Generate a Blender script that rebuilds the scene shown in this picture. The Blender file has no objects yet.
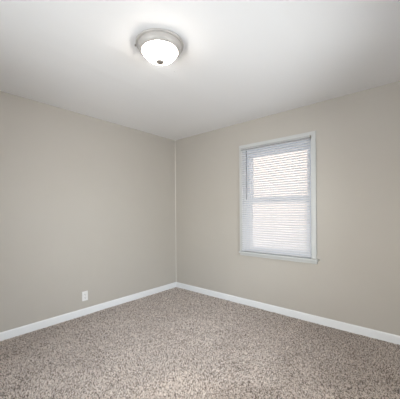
import bpy, bmesh, math, random
import numpy as np
from mathutils import Matrix, Vector

random.seed(7)
SC = bpy.context.scene
COL = SC.collection

# ------------------------------------------------------------------ camera
CAM_POS = (3.1415, -3.0365, 1.2352)
CAM_R = Vector((0.75892862, 0.65113708, -0.00691777))
CAM_U = Vector((0.00525022, 0.00450453, 0.99997607))
CAM_F = Vector((-0.65115266, 0.75894678, 0.0))
cam = bpy.data.cameras.new('camera')
cam.sensor_fit = 'HORIZONTAL'
cam.sensor_width = 36.0
cam.lens = 36.0 * 260.04 / 400.0
cam.shift_y = 12.93 / 400.0
cam.clip_start = 0.02
cam_o = bpy.data.objects.new('camera', cam)
m = Matrix((CAM_R, CAM_U, -CAM_F)).transposed().to_4x4()
m.translation = CAM_POS
cam_o.matrix_world = m
COL.objects.link(cam_o)
SC.camera = cam_o

# ------------------------------------------------------------------ sky, light, exposure
W = bpy.data.worlds.new('sky')
SC.world = W
W.use_nodes = True
nt = W.node_tree
sky = nt.nodes.new('ShaderNodeTexSky')
sky.sky_type = 'NISHITA'
sky.sun_disc = False
sky.sun_elevation = math.radians(38)
sky.sun_rotation = math.radians(200)
sky.dust_density = 2.5
nt.links.new(sky.outputs[0], nt.nodes['Background'].inputs['Color'])
SKY_STRENGTH = 0.32
LAMP_RADIANCE = 26.0
FILL_WATTS = 108.0  # power of the added fill lights behind the camera
FILL_WATTS_FRONT = 104.0
nt.nodes['Background'].inputs['Strength'].default_value = SKY_STRENGTH
# low sun behind the house: it lights the neighbouring wall outside, not the room
sun = bpy.data.lights.new('sun', 'SUN')
sun.energy = 0.95
sun.angle = math.radians(0.6)
sun.color = (1.0, 0.93, 0.84)
sun_o = bpy.data.objects.new('sun', sun)
COL.objects.link(sun_o)
sun_o.rotation_euler = Vector((-0.25, -1.0, 0.85)).to_track_quat('Z', 'Y').to_euler()
# added fill lights, shining in through two added windows behind the camera
def fill_daylight(name, loc, direction, watts, sx, sy):
    fill = bpy.data.lights.new(name, 'AREA')
    fill.shape = 'RECTANGLE'
    fill.size, fill.size_y = sx, sy
    fill.energy = watts
    fill.color = (0.925, 0.942, 1.0)
    o = bpy.data.objects.new(name, fill)
    COL.objects.link(o)
    o.location = loc
    o.rotation_euler = (-Vector(direction)).to_track_quat('Z', 'Y').to_euler()
fill_daylight('added_fill_light', (4.15, -1.60, 1.50), (-1, 0, -0.28), FILL_WATTS, 1.7, 1.5)
fill_daylight('added_fill_light', (1.85, -4.40, 1.30), (0, 1, 0.10), FILL_WATTS_FRONT, 1.7, 1.5)
vs = SC.view_settings
vs.view_transform = 'Standard'
vs.look = 'None'
vs.gamma = 1.0
vs.use_curve_mapping = False
vs.exposure = 0.25

# ------------------------------------------------------------------ materials
def new_mat(name):
    mt = bpy.data.materials.new(name)
    mt.use_nodes = True
    return mt, mt.node_tree, mt.node_tree.nodes['Principled BSDF']

def simple(name, col, rough=0.5, metal=0.0, spec=0.5, bump=None, trans=None):
    mt, t, p = new_mat(name)
    p.inputs['Base Color'].default_value = (*col, 1)
    p.inputs['Roughness'].default_value = rough
    p.inputs['Metallic'].default_value = metal
    p.inputs['Specular IOR Level'].default_value = spec
    if bump:
        sc_, st, dist = bump
        tc = t.nodes.new('ShaderNodeTexCoord')
        n = t.nodes.new('ShaderNodeTexNoise')
        n.inputs['Scale'].default_value = sc_
        n.inputs['Detail'].default_value = 3
        b = t.nodes.new('ShaderNodeBump')
        b.inputs['Strength'].default_value = st
        b.inputs['Distance'].default_value = dist
        t.links.new(tc.outputs['Object'], n.inputs['Vector'])
        t.links.new(n.outputs['Fac'], b.inputs['Height'])
        t.links.new(b.outputs['Normal'], p.inputs['Normal'])
    return mt

def paint_wall():
    mt, t, p = new_mat('greige_wall_paint')
    tc = t.nodes.new('ShaderNodeTexCoord')
    n = t.nodes.new('ShaderNodeTexNoise')
    n.inputs['Scale'].default_value = 1.3
    n.inputs['Detail'].default_value = 4
    r = t.nodes.new('ShaderNodeValToRGB')
    r.color_ramp.elements[0].position = 0.3
    r.color_ramp.elements[1].position = 0.7
    r.color_ramp.elements[0].color = (0.478, 0.439, 0.389, 1)
    r.color_ramp.elements[1].color = (0.495, 0.456, 0.406, 1)
    t.links.new(tc.outputs['Object'], n.inputs['Vector'])
    t.links.new(n.outputs['Fac'], r.inputs['Fac'])
    t.links.new(r.outputs['Color'], p.inputs['Base Color'])
    n2 = t.nodes.new('ShaderNodeTexNoise')
    n2.inputs['Scale'].default_value = 140
    n2.inputs['Detail'].default_value = 2
    n3 = t.nodes.new('ShaderNodeTexNoise')
    n3.inputs['Scale'].default_value = 2.2
    t.links.new(tc.outputs['Object'], n2.inputs['Vector'])
    t.links.new(tc.outputs['Object'], n3.inputs['Vector'])
    b1 = t.nodes.new('ShaderNodeBump')
    b1.inputs['Strength'].default_value = 0.25
    b1.inputs['Distance'].default_value = 0.002
    b2 = t.nodes.new('ShaderNodeBump')
    b2.inputs['Strength'].default_value = 0.5
    b2.inputs['Distance'].default_value = 0.02
    t.links.new(n2.outputs['Fac'], b1.inputs['Height'])
    t.links.new(n3.outputs['Fac'], b2.inputs['Height'])
    t.links.new(b2.outputs['Normal'], b1.inputs['Normal'])
    t.links.new(b1.outputs['Normal'], p.inputs['Normal'])
    p.inputs['Roughness'].default_value = 0.55
    p.inputs['Specular IOR Level'].default_value = 0.22
    return mt

def paint_ceiling():
    mt, t, p = new_mat('white_ceiling_paint')
    p.inputs['Base Color'].default_value = (0.86, 0.845, 0.836, 1)
    p.inputs['Roughness'].default_value = 0.7
    p.inputs['Specular IOR Level'].default_value = 0.25
    tc = t.nodes.new('ShaderNodeTexCoord')
    mp = t.nodes.new('ShaderNodeMapping')
    mp.inputs['Scale'].default_value = (1.9, 0.12, 1.0)
    n = t.nodes.new('ShaderNodeTexNoise')
    n.inputs['Scale'].default_value = 1.6
    n.inputs['Detail'].default_value = 2.5
    t.links.new(tc.outputs['Object'], mp.inputs['Vector'])
    t.links.new(mp.outputs['Vector'], n.inputs['Vector'])
    b = t.nodes.new('ShaderNodeBump')
    b.inputs['Strength'].default_value = 0.6
    b.inputs['Distance'].default_value = 0.03
    t.links.new(n.outputs['Fac'], b.inputs['Height'])
    t.links.new(b.outputs['Normal'], p.inputs['Normal'])
    return mt

def carpet_yarn():
    mt, t, p = new_mat('speckled_carpet_yarn')
    g = t.nodes.new('ShaderNodeNewGeometry')
    r = t.nodes.new('ShaderNodeValToRGB')
    cr = r.color_ramp
    cols = [(0.00, (0.060, 0.042, 0.032)), (0.18, (0.130, 0.096, 0.076)),
            (0.31, (0.390, 0.316, 0.266)), (0.52, (0.610, 0.516, 0.450)),
            (0.76, (0.755, 0.662, 0.592)), (1.00, (0.860, 0.785, 0.722))]
    while len(cr.elements) < len(cols):
        cr.elements.new(0.5)
    for e, (ps, c) in zip(cr.elements, cols):
        e.position = ps
        e.color = (*c, 1)
    t.links.new(g.outputs['Random Per Island'], r.inputs['Fac'])
    t.links.new(r.outputs['Color'], p.inputs['Base Color'])
    p.inputs['Roughness'].default_value = 0.95
    p.inputs['Specular IOR Level'].default_value = 0.1
    p.inputs['Sheen Weight'].default_value = 0.15
    p.inputs['Sheen Roughness'].default_value = 0.6
    return mt

def glass_mat():
    mt = bpy.data.materials.new('window_glass')
    mt.use_nodes = True
    t = mt.node_tree
    t.nodes.remove(t.nodes['Principled BSDF'])
    o = t.nodes['Material Output']
    tr = t.nodes.new('ShaderNodeBsdfTransparent')
    tr.inputs['Color'].default_value = (0.95, 0.97, 0.96, 1)
    gl = t.nodes.new('ShaderNodeBsdfGlossy')
    gl.inputs['Roughness'].default_value = 0.02
    fr = t.nodes.new('ShaderNodeFresnel')
    fr.inputs['IOR'].default_value = 1.45
    mx = t.nodes.new('ShaderNodeMixShader')
    t.links.new(fr.outputs[0], mx.inputs['Fac'])
    t.links.new(tr.outputs[0], mx.inputs[1])
    t.links.new(gl.outputs[0], mx.inputs[2])
    t.links.new(mx.outputs[0], o.inputs['Surface'])
    return mt

def lamp_glass():
    mt, t, p = new_mat('glowing_alabaster_glass')
    tc = t.nodes.new('ShaderNodeTexCoord')
    n = t.nodes.new('ShaderNodeTexNoise')
    n.inputs['Scale'].default_value = 9
    n.inputs['Detail'].default_value = 3
    n.inputs['Distortion'].default_value = 1.2
    t.links.new(tc.outputs['Object'], n.inputs['Vector'])
    # glow set lower mid-dome so the finial shows, stronger sides light the ceiling
    sep = t.nodes.new('ShaderNodeSeparateXYZ')
    t.links.new(tc.outputs['Object'], sep.inputs[0])
    mr = t.nodes.new('ShaderNodeMapRange')
    mr.inputs['From Min'].default_value = -0.126
    mr.inputs['From Max'].default_value = -0.080
    mr.inputs['To Min'].default_value = LAMP_RADIANCE * 0.036
    mr.inputs['To Max'].default_value = LAMP_RADIANCE
    t.links.new(sep.outputs['Z'], mr.inputs['Value'])
    vein = t.nodes.new('ShaderNodeMapRange')
    vein.inputs['From Min'].default_value = 0.3
    vein.inputs['From Max'].default_value = 0.7
    vein.inputs['To Min'].default_value = 0.75
    vein.inputs['To Max'].default_value = 1.2
    t.links.new(n.outputs['Fac'], vein.inputs['Value'])
    mu = t.nodes.new('ShaderNodeMath')
    mu.operation = 'MULTIPLY'
    t.links.new(mr.outputs[0], mu.inputs[0])
    t.links.new(vein.outputs[0], mu.inputs[1])
    t.links.new(mu.outputs[0], p.inputs['Emission Strength'])
    p.inputs['Emission Color'].default_value = (1.0, 0.925, 0.84, 1)
    p.inputs['Base Color'].default_value = (0.9, 0.9, 0.88, 1)
    p.inputs['Roughness'].default_value = 0.3
    return mt

def slat_mat():
    # thin white vinyl: lets some daylight glow through
    mt, t, p = new_mat('white_vinyl_slat')
    p.inputs['Base Color'].default_value = (0.88, 0.88, 0.90, 1)
    p.inputs['Roughness'].default_value = 0.4
    tl = t.nodes.new('ShaderNodeBsdfTranslucent')
    tl.inputs['Color'].default_value = (0.86, 0.86, 0.88, 1)
    mx = t.nodes.new('ShaderNodeMixShader')
    mx.inputs['Fac'].default_value = 0.5
    o = t.nodes['Material Output']
    t.links.new(p.outputs[0], mx.inputs[1])
    t.links.new(tl.outputs[0], mx.inputs[2])
    t.links.new(mx.outputs[0], o.inputs['Surface'])
    return mt

def brick_mat():
    mt, t, p = new_mat('outside_brick')
    tc = t.nodes.new('ShaderNodeTexCoord')
    mp = t.nodes.new('ShaderNodeMapping')
    mp.inputs['Rotation'].default_value = (math.radians(90), 0, 0)
    b = t.nodes.new('ShaderNodeTexBrick')
    b.inputs['Scale'].default_value = 4.6
    b.inputs['Color1'].default_value = (0.66, 0.58, 0.55, 1)
    b.inputs['Color2'].default_value = (0.72, 0.64, 0.61, 1)
    b.inputs['Mortar'].default_value = (0.72, 0.68, 0.64, 1)
    t.links.new(tc.outputs['Object'], mp.inputs['Vector'])
    t.links.new(mp.outputs['Vector'], b.inputs['Vector'])
    t.links.new(b.outputs['Color'], p.inputs['Base Color'])
    p.inputs['Roughness'].default_value = 0.9
    return mt

M = dict(
    wall=paint_wall(), ceil=paint_ceiling(), yarn=carpet_yarn(), glass=glass_mat(), lamp=lamp_glass(), brick=brick_mat(),
    trim=simple('white_trim_paint', (0.80, 0.80, 0.80), 0.5, spec=0.25),
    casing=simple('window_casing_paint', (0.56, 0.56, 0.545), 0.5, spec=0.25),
    vinyl=simple('white_window_vinyl', (0.76, 0.80, 0.86), 0.4),  # white vinyl with the bluish cast of sky light put into its colour
    slat=slat_mat(),
    rail=simple('pale_grey_headrail', (0.40, 0.395, 0.385), 0.4),
    nickel=simple('satin_nickel', (0.46, 0.43, 0.40), 0.55, 0.2),
    knob=simple('dull_nickel', (0.42, 0.38, 0.34), 0.35, 0.8),
    plastic=simple('white_plastic', (0.80, 0.79, 0.77), 0.35),
    slot=simple('dark_slot', (0.05, 0.045, 0.04), 0.6),
    wand=simple('clear_grey_wand', (0.22, 0.22, 0.23), 0.25),
    cord=simple('white_cord', (0.72, 0.72, 0.72), 0.8),
    backing=simple('carpet_backing', (0.16, 0.12, 0.095), 0.95, bump=(60, 0.5, 0.01)),
    ground=simple('pale_concrete', (0.60, 0.55, 0.51), 0.9, bump=(8, 0.3, 0.02)),
    caulk=simple('pale_caulk', (0.66, 0.63, 0.57), 0.5),
)

# ------------------------------------------------------------------ mesh helpers
def bx(bm, x0, x1, y0, y1, z0, z1, bevel=0.0, seg=2):
    mat = Matrix.Translation(((x0+x1)/2, (y0+y1)/2, (z0+z1)/2)) @ Matrix.Diagonal((x1-x0, y1-y0, z1-z0, 1))
    r = bmesh.ops.create_cube(bm, size=1.0, matrix=mat)
    if bevel:
        es = list({e for v in r['verts'] for e in v.link_edges})
        bmesh.ops.bevel(bm, geom=es, offset=bevel, segments=seg, profile=0.6, affect='EDGES')

def tube(bm, p0, p1, r, n=10, r1=None):
    p0, p1 = Vector(p0), Vector(p1)
    d = p1 - p0
    q = d.to_track_quat('Z', 'Y').to_matrix().to_4x4()
    q.translation = (p0 + p1) / 2
    bmesh.ops.create_cone(bm, cap_ends=True, segments=n, radius1=r, radius2=r if r1 is None else r1, depth=d.length, matrix=q)

def lathe(bm, prof, cx, cy, n=64):
    rings = []
    for (r, z) in prof:
        if r < 1e-6:
            rings.append([bm.verts.new((cx, cy, z))])
        else:
            rings.append([bm.verts.new((cx + r*math.cos(2*math.pi*k/n), cy + r*math.sin(2*math.pi*k/n), z)) for k in range(n)])
    for a, b in zip(rings[:-1], rings[1:]):
        for k in range(n):
            k2 = (k+1) % n
            if len(a) == 1 and len(b) == 1:
                continue
            if len(a) == 1:
                bm.faces.new((a[0], b[k2], b[k]))
            elif len(b) == 1:
                bm.faces.new((a[k], a[k2], b[0]))
            else:
                bm.faces.new((a[k], a[k2], b[k2], b[k]))
    bmesh.ops.recalc_face_normals(bm, faces=bm.faces[:])

def extrude_profile(bm, pts, axis, a, b):
    """closed 2D profile swept along axis 'x' (pts = y,z) or 'y' (pts = x,z) from a to b"""
    def P(u, v, s):
        return (s, u, v) if axis == 'x' else (u, s, v)
    A = [bm.verts.new(P(u, v, a)) for u, v in pts]
    B = [bm.verts.new(P(u, v, b)) for u, v in pts]
    n = len(pts)
    for k in range(n):
        bm.faces.new((A[k], A[(k+1) % n], B[(k+1) % n], B[k]))
    bm.faces.new(A)
    bm.faces.new(B[::-1])
    bmesh.ops.recalc_face_normals(bm, faces=bm.faces[:])

def obj(name, bm, mat, parent=None, loc=None, smooth=False):
    """link a bmesh (built in world coordinates) as one object; loc = its origin"""
    me = bpy.data.meshes.new(name)
    if loc is None and parent is not None:
        loc = parent.matrix_world.translation if parent.type != 'EMPTY' else parent.location
    if loc is None:
        loc = (0, 0, 0)
    bmesh.ops.translate(bm, verts=bm.verts[:], vec=-Vector(loc))
    if smooth:
        for f in bm.faces:
            f.smooth = True
    bm.to_mesh(me)
    bm.free()
    me.materials.append(mat)
    o = bpy.data.objects.new(name, me)
    COL.objects.link(o)
    if parent is not None:
        o.parent = parent
        pw = Vector((0, 0, 0))
        q = parent
        while q:
            pw += q.location
            q = q.parent
        o.location = Vector(loc) - pw
    else:
        o.location = loc
    return o

def wpos(o):
    v = Vector((0, 0, 0))
    while o:
        v += o.location
        o = o.parent
    return v

def part(name, bm, mat, parent, smooth=False, label=None):
    o = obj(name, bm, mat, parent, loc=wpos(parent), smooth=smooth)
    if label:
        o['label'] = label
    return o

def thing(name, loc, label, cat, group=None):
    o = bpy.data.objects.new(name, None)
    o.empty_display_size = 0.1
    COL.objects.link(o)
    o.location = loc
    o['label'] = label
    o['category'] = cat
    if group:
        o['group'] = group
    return o

def struct(name, bm, mat, smooth=False, label=None, cat=None):
    o = obj(name, bm, mat, smooth=smooth)
    o['kind'] = 'structure'
    if label:
        o['label'] = label
    if cat:
        o['category'] = cat
    return o

# ------------------------------------------------------------------ room shell
RX, RY, H, T = 3.56, -3.74, 2.44, 0.14
FZ = -0.012                                   # carpet backing; the pile comes up to z = 0
OX0, OX1, OZ0, OZ1 = 1.313, 2.189, 0.712, 2.0755   # window opening

bm = bmesh.new(); bx(bm, -T, RX+T, RY-T, T, FZ-0.1, FZ)
struct('floor', bm, M['backing'], label='floor under the wall to wall brown speckled carpet', cat='floor')
bm = bmesh.new(); bx(bm, -T, RX+T, RY-T, T, H, H+0.1)
ceiling = struct('ceiling', bm, M['ceil'], label='white painted ceiling with soft drywall seams', cat='ceiling')
bm = bmesh.new(); bx(bm, -T, 0, RY-T, T, FZ, H)
struct('wall_left', bm, M['wall'], label='plain greige wall with the outlet', cat='wall')
bm = bmesh.new()
DY0, DY1, DZ0, DZ1 = -2.35, -0.85, 0.60, 1.95      # opening of the added fill-light window in the right-hand wall
bx(bm, RX, RX+T, RY-T, DY0, FZ, H)
bx(bm, RX, RX+T, DY1, T, FZ, H)
bx(bm, RX, RX+T, DY0, DY1, FZ, DZ0)
bx(bm, RX, RX+T, DY0, DY1, DZ1, H)
struct('wall_right', bm, M['wall'], label='greige wall behind the camera, on the right', cat='wall')
bm = bmesh.new()
EX0, EX1 = 1.10, 2.60                               # opening of the added fill-light window in the front wall
bx(bm, 0, EX0, RY-T, RY, FZ, H)
bx(bm, EX1, RX, RY-T, RY, FZ, H)
bx(bm, EX0, EX1, RY-T, RY, FZ, DZ0)
bx(bm, EX0, EX1, RY-T, RY, DZ1, H)
struct('wall_front', bm, M['wall'], label='greige wall behind the camera, opposite the window', cat='wall')
bm = bmesh.new()
xs = [0, OX0-0.012, OX1+0.012, RX]
zs = [FZ, OZ0-0.012, OZ1+0.012, H]
grid = {}
for y in (0.0, T):
    for i, x in enumerate(xs):
        for k, z in enumerate(zs):
            grid[i, k, y] = bm.verts.new((x, y, z))
for i in range(3):
    for k in range(3):
        if (i, k) == (1, 1):
            continue
        for y in (0.0, T):
            bm.faces.new((grid[i, k, y], grid[i+1, k, y], grid[i+1, k+1, y], grid[i, k+1, y]))
for a, b in (((1, 1), (2, 1)), ((2, 1), (2, 2)), ((2, 2), (1, 2)), ((1, 2), (1, 1))):
    bm.faces.new((grid[(*a, 0.0)], grid[(*b, 0.0)], grid[(*b, T)], grid[(*a, T)]))
for k in range(3):
    for i in (0, 3):
        bm.faces.new((grid[i, k, 0.0], grid[i, k+1, 0.0], grid[i, k+1, T], grid[i, k, T]))
for i in range(3):
    for k in (0, 3):
        bm.faces.new((grid[i, k, 0.0], grid[i+1, k, 0.0], grid[i+1, k, T], grid[i, k, T]))
bmesh.ops.recalc_face_normals(bm, faces=bm.faces[:])
struct('wall_back', bm, M['wall'], label='greige wall with the blind covered window', cat='wall')

# baseboards: a plain board with an eased top edge
BT, BH = 0.013, 0.076
def bb_prof(base, sgn):
    p = [(0, FZ), (BT, FZ), (BT, BH-0.012), (BT-0.003, BH-0.004), (BT-0.007, BH), (0, BH)]
    return [(base + sgn*u, v) for u, v in p]
bm = bmesh.new(); extrude_profile(bm, bb_prof(0, 1), 'y', RY, 0)
struct('baseboard_left', bm, M['trim'], label='white baseboard along the wall with the outlet', cat='baseboard')
bm = bmesh.new(); extrude_profile(bm, bb_prof(0, -1), 'x', BT, RX)
struct('baseboard_back', bm, M['trim'], label='white baseboard under the window wall', cat='baseboard')
bm = bmesh.new(); extrude_profile(bm, bb_prof(RX, -1), 'y', RY, -BT)
struct('baseboard_right', bm, M['trim'])
bm = bmesh.new(); extrude_profile(bm, bb_prof(RY, 1), 'x', BT, RX-BT)
struct('baseboard_front', bm, M['trim'])

# caulk bead in the wall corner
bm = bmesh.new()
extrude = [(0.0, 0.0), (0.006, 0.0), (0.0035, -0.0035), (0.0, -0.006)]
A = [bm.verts.new((u, v, BH)) for u, v in extrude]
B = [bm.verts.new((u, v, H)) for u, v in extrude]
for k in range(4):
    bm.faces.new((A[k], A[(k+1) % 4], B[(k+1) % 4], B[k]))
bm.faces.new(A); bm.faces.new(B)
bmesh.ops.recalc_face_normals(bm, faces=bm.faces[:])
struct('trim_1', bm, M['caulk'], label='thin painted caulk bead in the corner of the walls', cat='trim')

# nail pops in the ceiling
for (x, y, r) in ((1.538, -1.485, 0.010), (0.352, -1.719, 0.009)):
    bm = bmesh.new()
    lathe(bm, [(0, H-0.004), (r*0.5, H-0.0033), (r, H)], x, y, 16)
    part('nail_pop', bm, M['ceil'], ceiling, smooth=True)

# ------------------------------------------------------------------ window
def frame(bm, x0, x1, z0, z1, y0, y1, wl, wr, wb, wt, bev=0.003):
    bx(bm, x0, x0+wl, y0, y1, z0, z1, bev)
    bx(bm, x1-wr, x1, y0, y1, z0, z1, bev)
    bx(bm, x0+wl-0.002, x1-wr+0.002, y0+0.0005, y1-0.0005, z0, z0+wb, bev)
    bx(bm, x0+wl-0.002, x1-wr+0.002, y0+0.0005, y1-0.0005, z1-wt, z1, bev)

win = bpy.data.objects.new('window_1', None)
win.empty_display_size = 0.1
COL.objects.link(win)
win.location = ((OX0+OX1)/2, 0, OZ0)
win['kind'] = 'structure'
win['label'] = 'white double hung window with casing and sill, behind the mini blind'
win['category'] = 'window'
CW = 0.055
bm = bmesh.new()
bx(bm, OX0-CW, OX0, -0.021, 0.0, OZ0, OZ1+CW, 0.003)
bx(bm, OX1, OX1+CW, -0.021, 0.0, OZ0, OZ1+CW, 0.003)
bx(bm, OX0-0.001, OX1+0.001, -0.0205, 0.0, OZ1, OZ1+CW, 0.003)
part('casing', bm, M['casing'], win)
bm = bmesh.new()
bx(bm, OX0-0.012, OX0, -0.001, T, OZ0, OZ1+0.012)
bx(bm, OX1, OX1+0.012, -0.001, T, OZ0, OZ1+0.012)
bx(bm, OX0, OX1, -0.001, T, OZ1, OZ1+0.012)
part('jamb', bm, M['trim'], win)
bm = bmesh.new()
bx(bm, OX0-CW+0.008, OX1+CW+0.024, -0.062, 0.0, OZ0-0.022, OZ0, 0.006, 3)
bx(bm, OX0-0.011, OX1+0.011, -0.002, T+0.03, OZ0-0.012, OZ0)
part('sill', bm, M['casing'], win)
bm = bmesh.new()
bx(bm, OX0-CW+0.008, OX1+CW+0.006, -0.026, 0.0, OZ0-0.056, OZ0-0.022, 0.004)
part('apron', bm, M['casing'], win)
bm = bmesh.new()
frame(bm, OX0, OX1, OZ0, OZ1, 0.060, 0.135, 0.032, 0.032, 0.020, 0.050)
part('window_frame', bm, M['vinyl'], win)
ZM = 1.384
bm = bmesh.new()
frame(bm, OX0+0.030, OX1-0.030, OZ0+0.018, ZM+0.030, 0.068, 0.098, 0.050, 0.046, 0.054, 0.062)
low = part('lower_sash', bm, M['vinyl'], win)
bm = bmesh.new(); bx(bm, OX0+0.072, OX1-0.068, 0.081, 0.085, OZ0+0.066, ZM-0.026)
part('pane', bm, M['glass'], low)
bm = bmesh.new()
bx(bm, 1.70, 1.80, 0.050, 0.069, ZM+0.010, ZM+0.026, 0.004)
part('sash_lock', bm, M['vinyl'], low)
bm = bmesh.new()
frame(bm, OX0+0.030, OX1-0.030, ZM-0.030, OZ1-0.048, 0.1, 0.13, 0.048, 0.046, 0.060, 0.060)
up = part('upper_sash', bm, M['vinyl'], win)
bm = bmesh.new(); bx(bm, OX0+0.070, OX1-0.068, 0.113, 0.117, ZM+0.024, OZ1-0.104)
part('pane', bm, M['glass'], up)

# unseen windows added in the right-hand and front walls for the fill lights
def added_window(name, loc, rotz, w, z0, z1):
    # built along local x, the room towards -y
    o = bpy.data.objects.new(name, None)
    o.empty_display_size = 0.1
    COL.objects.link(o)
    o.location = loc
    o.rotation_euler = (0, 0, rotz)
    o['kind'] = 'structure'
    h, a = z1 - z0, w / 2
    def add(nm, bm, mt):
        me = bpy.data.meshes.new(nm)
        bm.to_mesh(me)
        bm.free()
        me.materials.append(mt)
        c = bpy.data.objects.new(nm, me)
        COL.objects.link(c)
        c.parent = o
    bm = bmesh.new()
    frame(bm, -a-CW, a+CW, -CW, h+CW, -0.018, 0.0, CW, CW, CW, CW)
    add('casing', bm, M['trim'])
    bm = bmesh.new()
    frame(bm, -a, a, 0, h, 0.04, 0.08, 0.05, 0.05, 0.05, 0.05)
    bx(bm, -a+0.05, a-0.05, 0.041, 0.079, h/2-0.025, h/2+0.025)
    add('sash', bm, M['vinyl'])
    bm = bmesh.new()
    bx(bm, -a+0.045, a-0.045, 0.058, 0.062, 0.045, h-0.045)
    add('pane', bm, M['glass'])
added_window('added_window_right', (RX, (DY0+DY1)/2, DZ0), -math.pi/2, DY1-DY0, DZ0, DZ1)
added_window('added_window_front', ((EX0+EX1)/2, RY, DZ0), math.pi, EX1-EX0, DZ0, DZ1)

# ------------------------------------------------------------------ outside
bm = bmesh.new(); bx(bm, -14, 18, T+0.02, 30, -0.75, -0.6)
struct('ground', bm, M['ground'])
bm = bmesh.new(); bx(bm, -13, 10, 6.0, 6.3, -0.6, 5.2)
struct('wall_outside', bm, M['brick'])

# ------------------------------------------------------------------ mini blind
BX0, BX1 = OX0-0.003, OX1+0.006
BY = -0.043
blind = thing('window_blind', ((BX0+BX1)/2, BY, OZ0+0.03), 'white horizontal mini blind lowered over the window, slats half open', 'blind')
bm = bmesh.new(); bx(bm, BX0, BX1, BY-0.014, BY+0.014, OZ1-0.017, OZ1+0.005, 0.003)
part('headrail', bm, M['rail'], blind, label='pale grey metal headrail')
for s in (BX0, BX1):
    bm = bmesh.new(); bx(bm, s-0.004, s+0.004, BY-0.017, -0.017, OZ1-0.021, OZ1+0.008, 0.0015)
    part('bracket', bm, M['knob'] if s == BX1 else M['rail'], blind, label='grey metal mounting bracket')
SLAT_TILT = math.radians(42)
PITCH = 0.0285
z_top, z_bot = OZ1-0.030, OZ0+0.038
n_slat = int((z_top - z_bot) / PITCH) + 1
bm = bmesh.new()
nseg, wd = 6, 0.033
rows = []
for k in range(nseg+1):
    u = (k / nseg - 0.5) * wd
    crown = 0.0024 * (1 - (2*u/wd)**2)
    c, s = math.cos(SLAT_TILT), math.sin(SLAT_TILT)
    yy, zz = u*c - crown*s, u*s + crown*c
    rows.append([bm.verts.new((x, yy, zz)) for x in (BX0+0.004, BX1-0.004)])
for a, b in zip(rows[:-1], rows[1:]):
    bm.faces.new((a[0], a[1], b[1], b[0]))
bmesh.ops.translate(bm, verts=bm.verts[:], vec=(-(BX0+BX1)/2, 0, 0))
for f in bm.faces:
    f.smooth = True
sme = bpy.data.meshes.new('slat'); bm.to_mesh(sme); bm.free()
sme.materials.append(M['slat'])
slat = bpy.data.objects.new('slat', sme)
for i in range(n_slat):
    o = slat if i == 0 else slat.copy()
    COL.objects.link(o)
    o.parent = blind
    o.location = (0, 0, z_top - i*PITCH - blind.location.z)
    o.rotation_euler = (math.radians(random.uniform(-1.2, 1.2)), 0, 0)
bm = bmesh.new(); bx(bm, BX0+0.003, BX1-0.003, BY-0.013, BY+0.013, OZ0+0.014, OZ0+0.030, 0.004)
part('bottom_rail', bm, M['slat'], blind)
for x in (OX0+0.115, (OX0+OX1)/2, OX1-0.115):
    bm = bmesh.new()
    for yy in (-0.0135, 0.0135):
        tube(bm, (x, BY+yy, OZ0+0.026), (x, BY+yy, OZ1-0.028), 0.0009, 6)
    part('ladder_cord', bm, M['cord'], blind)
bm = bmesh.new()
tube(bm, (1.396, BY-0.024, 1.420), (1.396, BY-0.022, 2.030), 0.0052, 8)
tube(bm, (1.396, BY-0.024, 1.400), (1.396, BY-0.024, 1.420), 0.0055, 8, 0.0042)
tube(bm, (1.396, BY-0.022, 2.028), (1.396, BY-0.012, 2.046), 0.002, 6)
part('tilt_wand', bm, M['wand'], blind, label='clear grey tilt wand')

# ------------------------------------------------------------------ ceiling light
LX, LY = 1.722, -1.809
lampo = thing('ceiling_light', (LX, LY, H), 'round flush mount ceiling light with lit white glass dome and nickel rim', 'ceiling light')
bm = bmesh.new()
lathe(bm, [(0.0, H), (0.156, H), (0.156, H-0.005), (0.166, H-0.005), (0.169, H-0.008), (0.169, H-0.013), (0.165, H-0.017), (0.154, H-0.018), (0.153, H-0.021),
           (0.153, H-0.034), (0.148, H-0.046), (0.138, H-0.056), (0.129, H-0.060), (0.1240, H-0.056), (0.1240, H-0.02), (0, H-0.02)], LX, LY, 72)
bmesh.ops.split_edges(bm, edges=[e for e in bm.edges if len(e.link_faces) == 2 and e.calc_face_angle(0) > math.radians(55)])
part('canopy', bm, M['nickel'], lampo, smooth=True, label='stepped satin nickel canopy ring')
bm = bmesh.new()
prof = []
for k in range(19):
    a = math.radians(90 * k / 18)
    prof.append((0.1230*math.cos(a)**0.78 if k < 18 else 0.0, H-0.054-0.070*math.sin(a)**1.2))
lathe(bm, prof, LX, LY, 72)
part('glass_shade', bm, M['lamp'], lampo, smooth=True, label='glowing white alabaster glass dome')
bm = bmesh.new()
zf = H-0.122
lathe(bm, [(0, zf), (0.022, zf-0.001), (0.026, zf-0.004), (0.0265, zf-0.008), (0.024, zf-0.012), (0.019, zf-0.016), (0.011, zf-0.019), (0, zf-0.020)], LX, LY, 24)
part('finial', bm, M['knob'], lampo, smooth=True, label='small dull nickel finial')
d = Vector((-CAM_R.x, -CAM_R.y, 0)).normalized()
bm = bmesh.new()
c0 = Vector((LX, LY, H-0.010))
tube(bm, c0 + d*0.155, c0 + d*0.174, 0.0035, 10)
tube(bm, c0 + d*0.172, c0 + d*0.178, 0.007, 12)
part('thumb_screw', bm, M['knob'], lampo)

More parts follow.
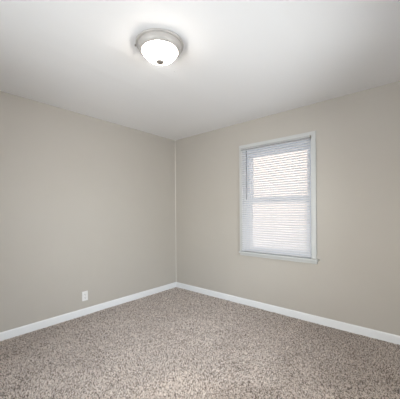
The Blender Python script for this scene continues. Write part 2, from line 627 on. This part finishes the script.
# ------------------------------------------------------------------ wall outlet
OY, OZ = -1.546, 0.225
outlet = thing('wall_outlet', (0, OY, OZ), 'white duplex wall outlet low on the left wall above the baseboard', 'outlet')
bm = bmesh.new(); bx(bm, 0.0, 0.0065, OY-0.035, OY+0.035, OZ-0.0575, OZ+0.0575, 0.003, 3)
part('cover_plate', bm, M['plastic'], outlet)
for dz in (-0.0195, 0.0195):
    bm = bmesh.new()
    z0 = OZ + dz
    pts = []
    for k in range(24):
        a = 2*math.pi*k/24
        pts.append((0.0170*math.cos(a), max(-0.0135, min(0.0135, 0.0172*math.sin(a)))))
    A = [bm.verts.new((0.005, OY+u, z0+v)) for u, v in pts]
    B = [bm.verts.new((0.0082, OY+u*0.97, z0+v*0.97)) for u, v in pts]
    for k in range(24):
        bm.faces.new((A[k], A[(k+1) % 24], B[(k+1) % 24], B[k]))
    bm.faces.new(A); bm.faces.new(B)
    bmesh.ops.recalc_face_normals(bm, faces=bm.faces[:])
    rc = part('receptacle', bm, M['plastic'], outlet)
    bm = bmesh.new()
    bx(bm, 0.0078, 0.0085, OY-0.0075, OY-0.0053, z0-0.002, z0+0.007)
    bx(bm, 0.0078, 0.0085, OY+0.0053, OY+0.0075, z0-0.001, z0+0.006)
    tube(bm, (0.0078, OY, z0-0.0075), (0.0085, OY, z0-0.0075), 0.0028, 12)
    part('slot', bm, M['slot'], rc, label='dark socket slots')
bm = bmesh.new(); tube(bm, (0.006, OY, OZ), (0.0078, OY, OZ), 0.0032, 14)
part('screw', bm, M['plastic'], outlet)

# ------------------------------------------------------------------ carpet pile: leaning tufts of yarn, one object
rng = np.random.default_rng(11)
SP = 0.0050
x0, x1, y0, y1 = BT, RX-BT, RY+BT, -BT
gx, gy = np.meshgrid(np.arange(x0+SP/2, x1, SP), np.arange(y0+SP/2, y1, SP))
cx = gx.ravel() + rng.uniform(-0.45, 0.45, gx.size)*SP
cy = gy.ravel() + rng.uniform(-0.45, 0.45, gx.size)*SP
cx = np.clip(cx, x0+0.003, x1-0.003); cy = np.clip(cy, y0+0.004, y1-0.004)
n = cx.size
# the lean of the nap drifts over the floor
ph = np.sin(cx*2.1+cy*1.3+0.7)*1.6 + np.sin(cx*4.3-cy*3.1+2.0)*1.1 + np.sin(cx*9.7+cy*6.1)*0.9 + np.sin(cx*13.0-cy*17.0+1.0)*0.7
lean = 0.0060
dx = np.cos(ph)*lean + rng.normal(0, 0.0025, n)
dy = np.sin(ph)*lean + rng.normal(0, 0.0025, n)
hgt = rng.uniform(0.007, 0.0125, n)
rad = rng.uniform(0.0023, 0.0036, n)
rot = rng.uniform(0, 2*np.pi, n)
K = 4
V = np.zeros((n, 2*K+1, 3), np.float32)
for k in range(K):
    a = rot + 2*np.pi*k/K
    V[:, k, 0] = cx + np.cos(a)*rad*0.9
    V[:, k, 1] = cy + np.sin(a)*rad*0.9
    V[:, k, 2] = FZ
    V[:, K+k, 0] = cx + np.cos(a+0.4)*rad*0.8 + dx*0.7
    V[:, K+k, 1] = cy + np.sin(a+0.4)*rad*0.8 + dy*0.7
    V[:, K+k, 2] = FZ + hgt*0.72
V[:, 2*K, 0] = cx + dx
V[:, 2*K, 1] = cy + dy
V[:, 2*K, 2] = FZ + hgt
V[:, :, 0] = np.clip(V[:, :, 0], x0+0.0005, x1-0.0005)
V[:, :, 1] = np.clip(V[:, :, 1], y0+0.0005, y1-0.0005)
quads = np.array([[k, (k+1) % K, K+(k+1) % K, K+k] for k in range(K)])
tris = np.array([[K+k, K+(k+1) % K, 2*K] for k in range(K)])
base = (np.arange(n)*(2*K+1))[:, None, None]
loops = np.concatenate([(quads[None]+base).reshape(n, -1), (tris[None]+base).reshape(n, -1)], axis=1).ravel().astype(np.int32)
sizes = np.tile(np.array([4]*K+[3]*K, np.int32), n)
starts = np.concatenate([[0], np.cumsum(sizes)[:-1]]).astype(np.int32)
me = bpy.data.meshes.new('carpet_pile')
me.vertices.add(n*(2*K+1)); me.vertices.foreach_set('co', V.ravel())
me.loops.add(loops.size); me.loops.foreach_set('vertex_index', loops)
me.polygons.add(sizes.size)
me.polygons.foreach_set('loop_start', starts)
me.polygons.foreach_set('loop_total', sizes)
me.polygons.foreach_set('use_smooth', np.ones(sizes.size, dtype=bool))
me.update(calc_edges=True)
me.materials.append(M['yarn'])
pile = bpy.data.objects.new('carpet_pile', me)
COL.objects.link(pile)
pile['kind'] = 'stuff'
pile['label'] = 'brown and beige speckled carpet pile covering the whole floor'
pile['category'] = 'carpet'
